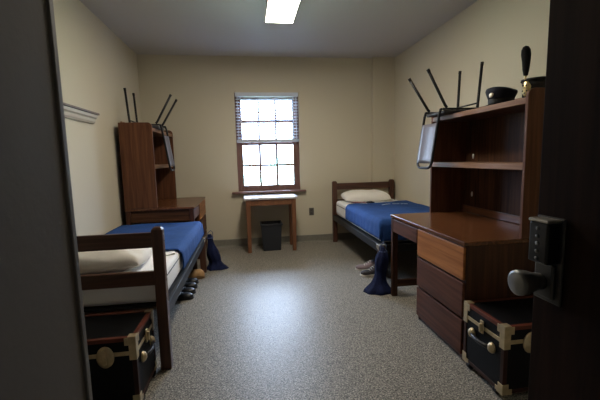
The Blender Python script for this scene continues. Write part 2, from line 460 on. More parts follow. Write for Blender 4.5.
def soft_box(bm, x0, x1, y0, y1, z0, z1, r, nx=14, ny=26):
    bmesh.ops.create_cube(bm, size=1)
    for v in bm.verts:
        v.co = Vector(((x0+x1)/2+v.co.x*(x1-x0), (y0+y1)/2+v.co.y*(y1-y0), (z0+z1)/2+v.co.z*(z1-z0)))
    bmesh.ops.bevel(bm, geom=bm.edges[:]+bm.verts[:], offset=r, segments=4, profile=.5, affect='EDGES')

def make_mattress(label, loc, rz, group=None):
    t = thing('mattress', label, 'mattress', loc, rz)
    bm = bmesh.new(); soft_box(bm, -.418, .418, -.915, .93, 0, .185, .04)
    obj('fitted_sheet', bm, M['sheet'], t, smooth=True)
    bm = bmesh.new()
    pts = []
    for s in (1, -1):
        pts = [(s*.4195, y, .135) for y in (-.88, -.5, 0, .5, .9)]
        add_tube(bm, pts, .003, 6)
    obj('piping', bm, M['rail'], t)
    return t

def make_blanket(label, loc, rz, y0, y1, side, foot_drop, side_drop, seed, yskew=0.):
    """blanket over the mattress top; side=+1/-1 the aisle side. local mattress coords"""
    b = bmesh.new(); nu, nv = 54, 70
    ztop = .190; r = .035; xe = .425; ye = .935
    smin, smax = -.41, xe+side_drop
    def fold(a, e):
        if a <= e-r: return a, 0.
        q = (a-(e-r))/r
        if q <= PI/2: return e-r+r*math.sin(q), r*(1-math.cos(q))
        return e, r+(a-(e-r)-r*PI/2)
    V = []
    for j in range(nv+1):
        row = []
        for i in range(nu+1):
            s = smin+(smax-smin)*i/nu
            ys = y0 + yskew*(i/nu) + .012*noise.noise(Vector((i*.12, seed, 0)))
            a = ys+(y1+foot_drop-ys)*j/nv
            x, dx = fold(s, xe); y, dy = fold(a, ye)
            dz = max(dx, dy)+.06*min(dx, dy)
            p = Vector((x, y, ztop-dz))
            w = noise.noise(Vector((s*5, a*4, seed)))
            w2_ = noise.noise(Vector((s*14, a*11, seed+3)))
            if dx < .02 and dy < .02:
                p.z += .006+.006*w+.002*w2_
            else:
                k = min(1, max(dx, dy)/.1)
                wv = math.sin((a if dx > dy else s)*24+2*w+seed)*.007*k
                if dx >= dy: p.x += .008+abs(wv)+.005*k*(w+.5)
                if dy > .02: p.y += .008+abs(wv)+.004*k
            p.x *= side
            row.append(b.verts.new(p))
        V.append(row)
    for j in range(nv):
        for i in range(nu):
            b.faces.new((V[j][i], V[j][i+1], V[j+1][i+1], V[j+1][i]))
    o = obj('blanket', b, M['blue'], None, smooth=True)
    o.location = loc; o.rotation_euler = (0, 0, rz)
    so = o.modifiers.new('thick', 'SOLIDIFY'); so.thickness = .008; so.offset = 1 if side > 0 else 1
    return tag(o, label, 'blanket')

def make_pillow(label, loc, rz, hx, hy, hz, seed, tilt=0.):
    b = bmesh.new(); n = 30
    def P(u, v, sgn):
        e = max(0, (1-abs(u)**3.2))*max(0, (1-abs(v)**3.2))
        cx = 1-.06*abs(v)**2*(abs(u)) ; cy = 1-.06*abs(u)**2*abs(v)
        h = hz*(e**.42)
        wr = noise.noise(Vector((u*2.2, v*2.8, seed)))*.25+noise.noise(Vector((u*7, v*4, seed+5)))*.10
        z = sgn*h*(1 if sgn > 0 else .55)*(1+wr*(.9 if sgn > 0 else .2))
        return Vector((u*hx*cx, v*hy*cy, z))
    T = {}
    for s in (1, -1):
        for j in range(n+1):
            for i in range(n+1):
                u, v = -1+2*i/n, -1+2*j/n
                # denser near the rim
                u = math.sin(u*PI/2); v = math.sin(v*PI/2)
                if s < 0 and (i in (0, n) or j in (0, n)): T[s, i, j] = T[1, i, j]; continue
                T[s, i, j] = b.verts.new(P(u, v, s))
    for s in (1, -1):
        for j in range(n):
            for i in range(n):
                q = [T[s, i, j], T[s, i+1, j], T[s, i+1, j+1], T[s, i, j+1]]
                try: b.faces.new(q if s > 0 else q[::-1])
                except ValueError: pass
    o = obj('pillow', b, M['pillow'], None, smooth=True)
    mx_ = Matrix.Rotation(rz, 3, 'Z') @ Matrix.Rotation(tilt, 3, 'X')
    zmin = min((mx_ @ v.co).z for v in o.data.vertices)
    o.location = (loc[0], loc[1], loc[2]-zmin); o.rotation_euler = (tilt, 0, rz)
    return tag(o, label, 'pillow')

# bed near the entry
LBX, LBY = -.975, 3.155
make_bed('dark wooden bed frame with a black trunk at its head', (LBX, LBY, 0), 0)
make_mattress('white-sheeted mattress on the bed with the trunk at its head', (LBX, LBY, .406), 0)
make_blanket('royal blue blanket on the bed with the trunk at its head', (LBX, LBY, .406), 0, -.34, .945, 1, .13, .14, 2.)
make_pillow('cream pillow behind the slatted wooden headboard near the entry', (LBX-.03, LBY-.66, .5925), .02, .315, .225, .10, 3.)
# bed by the window wall
RBX, RBY = 1.735, 4.245
b2 = dup([o for o in COL.objects if o.name == 'bed_frame'][0], (RBX, RBY, 0), PI, 'dark wooden bed frame with its headboard against the window wall')
b2.scale = (1.066, 1, 1.035)
m2 = dup([o for o in COL.objects if o.name == 'mattress'][0], (RBX, RBY, .4205), PI, 'white-sheeted mattress on the bed against the window wall')
m2.scale = (1.066, 1, 1.2)
bk2 = make_blanket('royal blue blanket with pale lettering, on the window-wall bed', (RBX, RBY, .4205), PI, -.40, .935, 1, .15, .13, 9., .13)
bk2.scale = (1.066, 1, 1.2)
make_pillow('plump white pillow leaning on the headboard at the window wall', (RBX-.045, RBY+.728, .6445), 0, .345, .185, .088, 8., .12)
# embroidery: a shallow arc of small stitched strokes, child of the blanket
rr = random.Random(4)
def surf(x, y):
    return min(bk2.data.vertices, key=lambda v: (v.co.x-x)**2+(v.co.y-y)**2+(0 if v.co.z > .17 else 1)).co.z+.0085
for k in range(17):
    u = (k-8)/8
    cx = -.125-u*.155; cy = -.085+.03*u*u-.03
    if k in (6, 12): continue
    bm = bmesh.new()
    w = .006
    def stroke(a, b_):
        d = Vector((b_[0]-a[0], b_[1]-a[1], 0)); nrm = Vector((-d.y, d.x, 0)).normalized()*.0016
        q = [Vector((a[0], a[1], 0))-nrm, Vector((b_[0], b_[1], 0))-nrm, Vector((b_[0], b_[1], 0))+nrm, Vector((a[0], a[1], 0))+nrm]
        add_hexa(bm, [(p.x, p.y, surf(p.x, p.y)-.003) for p in q], [(p.x, p.y, surf(p.x, p.y)+.002) for p in q])
    hgt = .016 if k != 8 else .028
    stroke((cx-w, cy-hgt), (cx-w, cy+hgt))
    if rr.random() < .7: stroke((cx-w, cy+hgt*rr.choice((1, -1))), (cx+w, cy+hgt*rr.choice((1, -1))))
    if rr.random() < .7: stroke((cx+w, cy-hgt), (cx+w, cy+hgt))
    obj('stitched_letter', bm, M['thread'], bk2, label='pale stitched letter')

# small things on the beds
bk = thing('booklet', 'thin maroon booklet beside the pillow on the window-wall bed', 'booklet', (1.50, 4.70, .6445), .05)
bx('cover', (-.10, .10, -.04, .03, .011, .016), M['maroon'], bk, .001)
bx('pages', (-.098, .096, -.038, .028, .003, .011), M['paper'], bk, 0)
bx('back_cover', (-.10, .10, -.04, .03, .0, .003), M['maroon'], bk, 0)
gc = bmesh.new(); add_prism(gc, [(-.05, 0), (.055, 0), (.058, .012), (.03, .022), (-.02, .02), (-.052, .010)], (-.03, .03), 'Y')
gc = obj('garrison_cap', gc, M['hat'], None, .003); gc.location = (1.67, 4.715, .6445); tag(gc, 'small dark folded cloth cap beside the maroon booklet', 'cap')
pp = bmesh.new(); add_hexa(pp, [(-.05, -.035, 0), (.05, -.035, .0), (.05, .035, 0), (-.05, .035, 0)], [(-.05, -.035, .004), (.05, -.035, .014), (.05, .035, .012), (-.05, .035, .003)])
pp = obj('folded_paper', pp, M['paper'], None); pp.location = (-.625, 2.72, .592); pp.rotation_euler = (0, 0, .4); tag(pp, 'folded white paper on the sheet behind the headboard post', 'paper')

# ------------------------------------------------------------------ desks + hutches
def make_desk(label, loc, rz):
    t = thing('desk', label, 'desk', loc, rz)
    D, Ln = .3775, .56
    bx('desk_top', (-D, D, -Ln, Ln, .736, .762), M['top'], t, .004)
    # pedestal: carcass
    bm = bmesh.new()
    add_box(bm, -D+.022, D-.005, -Ln+.005, -Ln+.03, .0, .735)      # outer side
    add_box(bm, -D+.022, D-.005, .03, .05, .0, .735)               # inner side
    add_box(bm, D-.025, D-.006, -Ln+.03, .03, .03, .735)           # back
    add_box(bm, -D+.05, D-.025, -Ln+.03, .03, .03, .05)            # bottom
    add_box(bm, -D+.03, -D+.05, -Ln+.03, .03, .0, .035)            # plinth
    for z in (.509, .271): add_box(bm, -D+.024, -D+.06, -Ln+.03, .03, z-.006, z+.006)
    obj('pedestal', bm, M['woodZ'], t, .002)
    zs = [(.52, .728), (.282, .504), (.042, .264)]
    for k, (a, b) in enumerate(zs):
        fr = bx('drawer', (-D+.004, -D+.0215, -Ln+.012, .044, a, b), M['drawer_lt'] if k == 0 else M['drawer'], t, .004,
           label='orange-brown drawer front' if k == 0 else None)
        bm = bmesh.new(); add_box(bm, -D+.07, D-.04, -Ln+.04, .02, a+.02, a+.03); add_box(bm, -D+.0225, -D+.07, -Ln+.036, .024, a+.02, b-.04)
        obj('drawer_box', bm, M['oakY'], fr)
    kd = bx('pencil_drawer', (-D+.004, -D+.0215, .056, Ln-.052, .61, .726), M['drawer'], t, .004)
    bm = bmesh.new(); add_box(bm, -D+.0225, D-.08, .07, Ln-.06, .63, .70); obj('drawer_box', bm, M['oakY'], kd)
    # open end frame
    for x0 in (-D+.006, D-.056):
        bx('leg', (x0, x0+.05, Ln-.045, Ln-.005, 0, .735), M['woodZ'], t, .003)
    bx('end_apron', (-D+.057, D-.057, Ln-.035, Ln-.012, .60, .735), M['oakX'], t, .002)
    bx('end_stretcher', (-D+.057, D-.057, Ln-.037, Ln-.012, .085, .15), M['oakX'], t, .003)
    bx('back_rail', (D-.03, D-.012, .051, Ln-.046, .45, .735), M['woodY'], t, .002)
    return t

def make_hutch(label, loc, rz):
    t = thing('desk_hutch', label, 'shelf unit', loc, rz)
    D, Ln, Ht = .175, .56, .905
    for s in (-1, 1):
        bm = bmesh.new(); y0, y1 = sorted((s*Ln, s*(Ln-.022)))
        out = [(-D, 0), (D, 0), (D, Ht)]
        for k in range(7):
            a = PI/2*k/6; out.append((-D+.045-.045*math.sin(a), Ht-.045+.045*math.cos(a)))
        add_prism(bm, out, (y0, y1), 'Y')
        obj('side_panel', bm, M['sidepanel'], t, .003)
    i = Ln-.0225
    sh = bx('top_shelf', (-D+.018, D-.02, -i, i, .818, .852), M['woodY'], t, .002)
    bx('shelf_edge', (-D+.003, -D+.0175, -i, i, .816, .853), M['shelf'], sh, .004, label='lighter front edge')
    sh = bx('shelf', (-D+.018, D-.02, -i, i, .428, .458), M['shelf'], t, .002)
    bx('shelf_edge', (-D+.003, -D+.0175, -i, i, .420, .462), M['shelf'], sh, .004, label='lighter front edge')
    bx('back_panel', (D-.019, D-.004, -i, i, .002, .895), M['oakZ'], t, 0)
    bx('back_ledge', (D-.034, D-.0195, -i, i, .002, .06), M['woodmidY'], t, .003)
    bx('gallery_rail', (D-.034, D-.0195, -i, i, .855, .92), M['shelf'], t, .003)
    for z in (.17, .505):
        bm = bmesh.new(); add_lathe(bm, [(.0, 0), (.011, .0), (.011, .006), (.007, .009)], 16, sy=1, mat=Matrix.Translation((D-.0198, .42, z)) @ Matrix.Diagonal((1, .8, 2.0, 1)) @ Matrix.Rotation(-PI/2, 4, 'Y'))
        obj('hook', bm, M['hook'], t, label='small white oval hook')
    return t

DRX, DRY = 1.6455, 2.475
DLX, DLY = -1.0075, 4.735
d1 = make_desk('dark wooden desk with three-drawer pedestal beside a black trunk', (DRX, DRY, 0), 0)
d2 = dup(d1, (DLX, DLY, 0), PI, 'dark wooden desk standing in the corner beyond the foot of the bed')
h1 = make_hutch('tall two-shelf wooden hutch with two hats on top', (1.822, DRY, .763), 0)
h2 = dup(h1, (-1.205, DLY, .763), PI, 'tall wooden hutch in the corner carrying only an upturned chair')
h2.scale.z = 1.058

# ------------------------------------------------------------------ upturned chairs (local: -X is towards the backrest, z=0 the surface)
def make_chair(label, loc, rz):
    t = thing('stacking_chair', label, 'chair', loc, rz, None)
    w = .155
    # seat pad: facing down
    bm = bmesh.new(); soft_box(bm, -.16, .175, -w+.004, w-.004, .0, .028, .012)
    obj('seat', bm, M['chairseat'], t, smooth=True)
    # seat frame
    bm = bmesh.new(); add_tube(bm, [(-.165, -w+.012, .038), (.16, -w+.012, .038), (.172, -w+.03, .038), (.172, w-.03, .038), (.16, w-.012, .038), (-.165, w-.012, .038)], .0095, 10)
    obj('seat_frame', bm, M['tube'], t, smooth=True)
    for s in (-1, 1):
        bm = bmesh.new(); add_tube(bm, [(.15, s*(w-.012), .05), (.152, s*(w-.012), .06), (.172, s*(w+.0), .40)], .0120, 10)
        p = obj('front_leg', bm, M['tube'], t, smooth=True)
        bm = bmesh.new(); add_tube(bm, [(.171, s*w, .385), (.1735, s*w, .412)], .0135, 10); obj('foot_cap', bm, M['rubber'], p, smooth=True)
        bm = bmesh.new(); add_tube(bm, [(-.13, s*(w-.012), .05), (-.145, s*(w-.012), .065), (-.315, s*(w+.012), .335)], .0120, 10)
        p = obj('rear_leg', bm, M['tube'], t, smooth=True)
        bm = bmesh.new(); add_tube(bm, [(-.308, s*(w+.0115), .324), (-.322, s*(w+.0125), .346)], .0135, 10); obj('foot_cap', bm, M['rubber'], p, smooth=True)
    bm = bmesh.new(); add_tube(bm, [(.155, -w+.012, .085), (.155, w-.012, .085)], .007, 8); obj('cross_bar', bm, M['tube'], t, smooth=True)
    # backrest: tube loop hanging down in front of the shelf edge
    def bp_(y, d):   # d: distance below the seat
        return (-.182-.15*d, y, .03-d)
    bm = bmesh.new(); W = .125
    pts = [(-.165, -W, .038), (-.175, -W, .037), bp_(-W, .03), bp_(-W, .2), bp_(-W, .42)]
    for k in range(1, 7):
        a = PI/2*k/6; pts.append(bp_(-W+.06*(1-math.cos(a)), (.42+.06*math.sin(a))))
    pts2 = [(p[0], -p[1], p[2]) for p in pts][::-1]
    add_tube(bm, pts+pts2, .011, 10)
    fr = obj('back_frame', bm, M['tube'], t, smooth=True)
    bm = bmesh.new(); n = 10
    for sgn in (0, 1): pass
    out = []
    rows = []
    for j in range(n+1):
        d = .10+(.44-.10)*j/n; row = []
        for i in range(n+1):
            y = (-1+2*i/n)*(W-.004)
            x, yy, z = bp_(y, d); cur = .018*(1-(2*i/n-1)**2)
            row.append((x+cur-.002, yy, z))
        rows.append(row)
    A = [[bm.verts.new(p) for p in r_] for r_ in rows]; B = [[bm.verts.new((p[0]-.008, p[1], p[2])) for p in r_] for r_ in rows]
    for j in range(n):
        for i in range(n):
            bm.faces.new((A[j][i], A[j][i+1], A[j+1][i+1], A[j+1][i])); bm.faces.new((B[j][i], B[j+1][i], B[j+1][i+1], B[j][i+1]))
    for i in range(n):
        bm.faces.new((A[0][i], B[0][i], B[0][i+1], A[0][i+1])); bm.faces.new((A[n][i], A[n][i+1], B[n][i+1], B[n][i]))
        bm.faces.new((A[i][0], A[i+1][0], B[i+1][0], B[i][0])); bm.faces.new((A[i][n], B[i][n], B[i+1][n], A[i+1][n]))
    obj('back_panel', bm, M['chairback'], t, smooth=True)
    return t
c1 = make_chair('upturned black chair with lilac-grey back on the hutch with the hats', (1.725, 2.845, 1.617), 0)
c1.scale = (.95, .97, .97)
c2 = dup(c1, (-1.150, 4.47, .763+.854*1.058+.001), PI, 'upturned black chair on the hutch in the corner by the bed'); c2.scale = (1, 1, 1.08)

# ------------------------------------------------------------------ hats
cap = thing('peaked_cap', 'navy peaked uniform cap with round badge beside the shako', 'cap', (1.775, 2.312, 1.617), math.radians(194))
cap.scale = (.80, .80, .98)
# local +X = front
bm = bmesh.new(); add_lathe(bm, [(.092, .0), (.096, .002), (.098, .045), (.094, .05)], 36, sx=1.12); obj('band', bm, M['hatblack'], cap, smooth=True)
bm = bmesh.new()
prof = [(.096, .046), (.102, .055), (.116, .080), (.121, .092), (.118, .102), (.104, .107), (.0005, .110)]
add_lathe(bm, prof, 40, sx=1.08)
for v in bm.verts:
    if v.co.z > .05: v.co.z += .18*max(0, v.co.x)*(v.co.z-.046)/.06-.05*max(0, -v.co.x)*(v.co.z-.046)/.06
obj('crown', bm, M['hat'], cap, smooth=True)
bm = bmesh.new(); n = 16; A = []; B = []
for k in range(n+1):
    a = -1.15+2.3*k/n
    A.append(((.108*math.cos(a), .096*math.sin(a), .016))); B.append(((.108*math.cos(a)+.045*math.cos(a)**.5), .099*math.sin(a), .004))
vA = [bm.verts.new(p) for p in A]; vB = [bm.verts.new(p) for p in B]
vC = [bm.verts.new((p[0], p[1], p[2]-.004)) for p in B]; vD = [bm.verts.new((p[0], p[1], p[2]-.004)) for p in A]
for k in range(n):
    bm.faces.new((vA[k], vB[k], vB[k+1], vA[k+1])); bm.faces.new((vD[k], vD[k+1], vC[k+1], vC[k])); bm.faces.new((vB[k], vC[k], vC[k+1], vB[k+1])); bm.faces.new((vA[k], vA[k+1], vD[k+1], vD[k]))
for k in (0, n): bm.faces.new((vA[k], vD[k], vC[k], vB[k]))
obj('visor', bm, M['patent'], cap, smooth=True)
bm = bmesh.new(); add_lathe(bm, [(.0, 0), (.022, .0), (.019, .006), (.008, .010), (.0005, .011)], 20, mat=Matrix.Translation((.119, 0, .074)) @ Matrix.Rotation(math.radians(68), 4, 'Y'))
obj('badge', bm, M['silver'], cap, smooth=True)

sk = thing('shako', 'tall black dress shako with gold plate and black plume', 'hat', (1.858, 2.095, 1.617), math.radians(186))
sk.scale = (.88, .88, .96)
bm = bmesh.new(); add_lathe(bm, [(.083, 0), (.086, .004), (.087, .10), (.092, .128)], 36, sx=1.1); obj('hat_body', bm, M['hatblack'], sk, smooth=True)
bm = bmesh.new(); add_lathe(bm, [(.0005, .127), (.094, .127), (.099, .131), (.098, .143), (.088, .144), (.0005, .143)], 36, sx=1.1); obj('hat_top', bm, M['hatblack'], sk, smooth=True)
bm = bmesh.new(); vs = []
n = 16
def visor(bm, r0, r1x, z0, z1):
    for k in range(n): pass
A = []; B = []
for k in range(n+1):
    a = -1.1+2.2*k/n
    A.append((.095*math.cos(a), .087*math.sin(a), .022)); B.append((.098*math.cos(a)+.045*math.cos(a), .09*math.sin(a), .006))
vA = [bm.verts.new(p) for p in A]; vB = [bm.verts.new(p) for p in B]
vC = [bm.verts.new((p[0], p[1], p[2]-.005)) for p in B]; vD = [bm.verts.new((p[0], p[1], p[2]-.005)) for p in A]
for k in range(n):
    bm.faces.new((vA[k], vB[k], vB[k+1], vA[k+1])); bm.faces.new((vD[k], vD[k+1], vC[k+1], vC[k])); bm.faces.new((vB[k], vC[k], vC[k+1], vB[k+1])); bm.faces.new((vA[k], vA[k+1], vD[k+1], vD[k]))
for k in (0, n): bm.faces.new((vA[k], vD[k], vC[k], vB[k]))
obj('visor', bm, M['patent'], sk, smooth=True)
bm = bmesh.new(); add_tube(bm, [(.098*math.cos(a)+.035*math.cos(a), .089*math.sin(a), .014) for a in [-1.1+2.2*k/14 for k in range(15)]], .003, 8); obj('visor_trim', bm, M['gold'], sk, smooth=True)
# plate: curved oval shield
bm = bmesh.new(); nr, na = 5, 28
ctr = None; rings = []
for j in range(1, nr+1):
    ring = []
    for k in range(na):
        a = 2*PI*k/na; q = j/nr
        y = .036*q*math.cos(a)*(1+.06*math.sin(6*a)*(q == 1)); z = .080+.052*q*math.sin(a)
        x = math.sqrt(max(0, .0955**2-(y*1.1)**2))+.006+.010*(1-q*q)
        ring.append(bm.verts.new((x, y, z)))
    rings.append(ring)
c = bm.verts.new((.0955+.016, 0, .080))
for k in range(na): bm.faces.new((c, rings[0][k], rings[0][(k+1) % na]))
for R0, R1 in zip(rings, rings[1:]):
    for k in range(na): bm.faces.new((R0[k], R1[k], R1[(k+1) % na], R0[(k+1) % na]))
pl = obj('plate', bm, M['gold'], sk, smooth=True); so = pl.modifiers.new('t', 'SOLIDIFY'); so.thickness = .003; so.offset = -1
# dark relief marks of the plate: a small shield with two studs, raised
bm = bmesh.new()
for (y, z, r_) in ((-.014, .101, .006), (.013, .099, .0055), (.0, .085, .005), (-.018, .066, .006), (.017, .064, .006), (0, .050, .006)):
    add_lathe(bm, [(.0, 0), (r_, 0), (r_*.8, .003)], 10, mat=Matrix.Translation((math.sqrt(.0955**2-(y*1.1)**2)+.0145, y, z)) @ Matrix.Rotation(PI/2, 4, 'Y'))
obj('relief', bm, M['hatblack'], pl)
bm = bmesh.new(); add_tube(bm, [(.107, 0, .136), (.108, 0, .150), (.106, 0, .166)], [.007, .009, .006], 10); obj('plume_socket', bm, M['gold'], sk, smooth=True)
bm = bmesh.new(); add_lathe(bm, [(.001, 0), (.014, .004), (.022, .04), (.027, .09), (.031, .135), (.029, .165), (.018, .185), (.002, .192)], 24)
for v in bm.verts:
    d = 1+.10*noise.noise(v.co*60)
    v.co = Vector((.106+v.co.x*d+.01*(v.co.z/.19)**2, v.co.y*d, .160+v.co.z))
obj('plume', bm, M['plume'], sk, smooth=True)

# ------------------------------------------------------------------ trunks
def make_trunk(label, loc, rz):
    t = thing('footlocker_trunk', label, 'trunk', loc, rz)
    L, W, H0, H1, H2 = .39, .168, .035, .315, .398
    bx('trunk_body', (-L, L, -W, W, H0, H1), M['trunk'], t, .004)
    lid = bx('lid', (-L-.001, L+.001, -W-.001, W+.001, H1+.002, H2), M['trunk'], t, .005)
    e = .004; bw_ = .02
    # dark red binding around the lid's top edges
    bm = bmesh.new()
    for s in (-1, 1):
        add_box(bm, -L-e, L+e, min(s*(W+e), s*(W-bw_)), max(s*(W+e), s*(W-bw_)), H2-.018, H2+.004)
        add_box(bm, min(s*(L+e), s*(L-bw_)), max(s*(L+e), s*(L-bw_)), -W-e, W+e, H2-.018, H2+.0045)
    obj('binding', bm, M['binding'], lid, .003)
    bm = bmesh.new()
    for sx in (-1, 1):
        for sy in (-1, 1):
            x0, x1 = sorted((sx*(L+e), sx*(L-bw_))); y0, y1 = sorted((sy*(W+e), sy*(W-bw_)))
            add_box(bm, x0, x1, y0, y1, H0, H1-.014)
    for s in (-1, 1):
        add_box(bm, -L-e, L+e, min(s*(W+e), s*(W-bw_)), max(s*(W+e), s*(W-bw_)), H0-.004, H0+.018)
        add_box(bm, min(s*(L+e), s*(L-bw_)), max(s*(L+e), s*(L-bw_)), -W-e, W+e, H0-.0045, H0+.018)
    obj('edge_binding', bm, M['binding_d'], t, .003)
    # brass valance along the seam
    bm = bmesh.new(); g = .0035
    for s in (-1, 1):
        add_box(bm, -L-g, L+g, min(s*(W+g), s*W), max(s*(W+g), s*W), H1-.010, H1+.012)
        add_box(bm, min(s*(L+g), s*L), max(s*(L+g), s*L), -W-g, W+g, H1-.010, H1+.012)
    obj('seam_strip', bm, M['brass'], t, .001)
    # corners
    for sx in (-1, 1):
        for sy in (-1, 1):
            for (z0, z1, par) in ((H1-.035, H2+.007, lid), (H0-.008, H0+.05, t)):
                bm = bmesh.new(); k = .007; a = .05
                def pan(u0, u1, v0, v1, w0, w1):
                    x0, x1 = sorted((sx*u0, sx*u1)); y0, y1 = sorted((sy*v0, sy*v1)); add_box(bm, x0, x1, y0, y1, w0, w1)
                n_ = 5
                # plates narrowing away from the corner
                for q in range(n_):
                    h0 = z0+(z1-z0)*(.0 if par is lid else 0); f_ = q/n_
                    dx = a*(1-f_*.45) if True else a
                pan(L+k-.004, L+k, W-a*.6, W+k, z0, z1); pan(L+k-.004, L+k, W-a, W-a*.6, z1-.045 if par is lid else z0, z1-.004 if par is lid else z0+.03)
                pan(L-a*.6, L+k-.004, W+k-.004, W+k, z0, z1); pan(L-a, L-a*.6, W+k-.004, W+k, z1-.045 if par is lid else z0, z1-.004 if par is lid else z0+.03)
                if par is lid: pan(L-a*.7, L+k-.004, W-a*.7, W+k-.004, z1-.004, z1)
                else: pan(L-a*.7, L+k-.004, W-a*.7, W+k-.004, z0, z0+.004)
                obj('brass_corner', bm, M['brass'], par, .0015)
    # draw bolts and lock on the long front (-Y)
    for x in (-.245, .245):
        bm = bmesh.new(); R = Matrix.Translation((x, -W-.0045, H1-.008)) @ Matrix.Rotation(PI/2, 4, 'X')
        add_lathe(bm, [(.0, 0), (.043, 0), (.042, .004), (.030, .007), (.018, .012), (.0005, .013)], 24, sy=1.35, mat=R)
        lt = obj('draw_bolt', bm, M['brass'], t, smooth=True)
        bx('bolt_tongue', (x-.010, x+.010, -W-.028, -W-.0155, H1-.04, H1+.035), M['brass'], lt, .003)
    bm = bmesh.new(); add_box(bm, -.055, .055, -W-.012, -W-.0045, H1-.085, H1-.011); lk = obj('lock_plate', bm, M['brass'], t, .006)
    bx('hasp', (-.028, .028, -W-.017, -W-.0125, H1-.05, H1+.045), M['brass'], lk, .003)
    # end handles and end latch
    for s in (-1, 1):
        xs = s*(L+.0045)
        hb = bmesh.new(); add_tube(hb, [(xs+s*.012, -.078, .245), (xs+s*.022, -.05, .243), (xs+s*.027, 0, .240), (xs+s*.022, .05, .243), (xs+s*.012, .078, .245)], .011, 10)
        hd = obj('handle', hb, M['leather'], t, smooth=True)
        for y in (-.085, .085):
            bm = bmesh.new(); R = Matrix.Translation((xs, y, .245)) @ Matrix.Rotation(s*PI/2, 4, 'Y')
            add_lathe(bm, [(.0, 0), (.026, 0), (.026, .006), (.019, .018), (.008, .024), (.0005, .0245)], 20, sx=1.15, mat=R)
            obj('handle_cap', bm, M['brass'], hd, smooth=True)
        bm = bmesh.new(); x0, x1 = sorted((xs+s*.001, xs+s*.010)); add_box(bm, x0, x1, -.014, .014, H1-.03, H1+.045)
        add_tube(bm, [(xs+s*.012, 0, H1-.02), (xs+s*.016, 0, H1+.03)], .009, 8)
        obj('end_latch', bm, M['brass'], t, .003)
    for sx in (-1, 1):
        for sy in (-1, 1):
            bm = bmesh.new(); add_tube(bm, [(sx*(L-.012), sy*(W-.05)-.012, .0225), (sx*(L-.012), sy*(W-.05)+.012, .0225)], .022, 16)
            add_box(bm, sx*(L-.012)-.014, sx*(L-.012)+.014, sy*(W-.05)-.018, sy*(W-.05)+.018, .024, H0-.004)
            obj('caster', bm, M['rubber'], t)
    return t
t1 = make_trunk('black brass-cornered trunk beside the three-drawer desk', (1.27+.395, 1.555+.172, 0), 0)
t2 = dup(t1, (-.604-.395, 1.822+.172, 0), 0, 'black brass-cornered trunk at the head of the bed near the entry')

# ------------------------------------------------------------------ laundry bags
def make_bag(label, loc, rz, H, spread, seed, lean):
    t = thing('laundry_bag', label, 'laundry bag', loc, rz)
    b = bmesh.new(); prof = []
    n, m = 36, 40
    rings = []
    for j in range(m+1):
        f_ = j/m; z = H*f_
        r = .030+.055*(1-f_)**.8+.012*math.sin(f_*9+seed)
        if f_ < .22: r = r+spread*((.22-f_)/.22)**1.3
        if f_ < .03: r *= .93
        r *= 1-.5*max(0, f_-.88)/.12
        ring = []
        for k in range(n):
            a = 2*PI*k/n
            nn = noise.noise(Vector((math.cos(a)*1.6, math.sin(a)*1.6, z*4+seed)))
            fo = .16*math.sin(a*7+seed+2*nn)*(.4+.6*f_)
            q = r*(1+.28*nn+fo*.8)
            cx = lean*(1-f_)**1.5
            ring.append(b.verts.new((cx+q*1.0*math.cos(a), q*.8*math.sin(a), z if j else .002)))
        rings.append(ring)
    for A, B in zip(rings, rings[1:]):
        for k in range(n): b.faces.new((A[k], A[(k+1) % n], B[(k+1) % n], B[k]))
    b.faces.new(rings[0][::-1]); b.faces.new(rings[-1])
    obj('bag_body', b, M['navy'], t, smooth=True)
    b = bmesh.new()
    add_tube(b, [(.035*math.cos(a), .03*math.sin(a), H*.90) for a in [2*PI*k/16 for k in range(16)]], .005, 8, closed=True)
    add_tube(b, [(0.03, 0, H*.90), (.035, .004, H+.02), (.012, .0, H+.045), (-.02, 0, H+.02), (-.03, 0, H*.9)], .004, 8)
    obj('drawstring', b, M['navycord'], t, smooth=True)
    return t
make_bag('navy laundry bag slumped on the floor between desk and blue-covered bed', (1.245, 3.15, 0), .1, .43, .055, 1.3, -.055)
make_bag('navy laundry bag with its foot spread out before the corner desk', (-.475, 4.225, 0), 0, .42, .06, 4.1, .06)

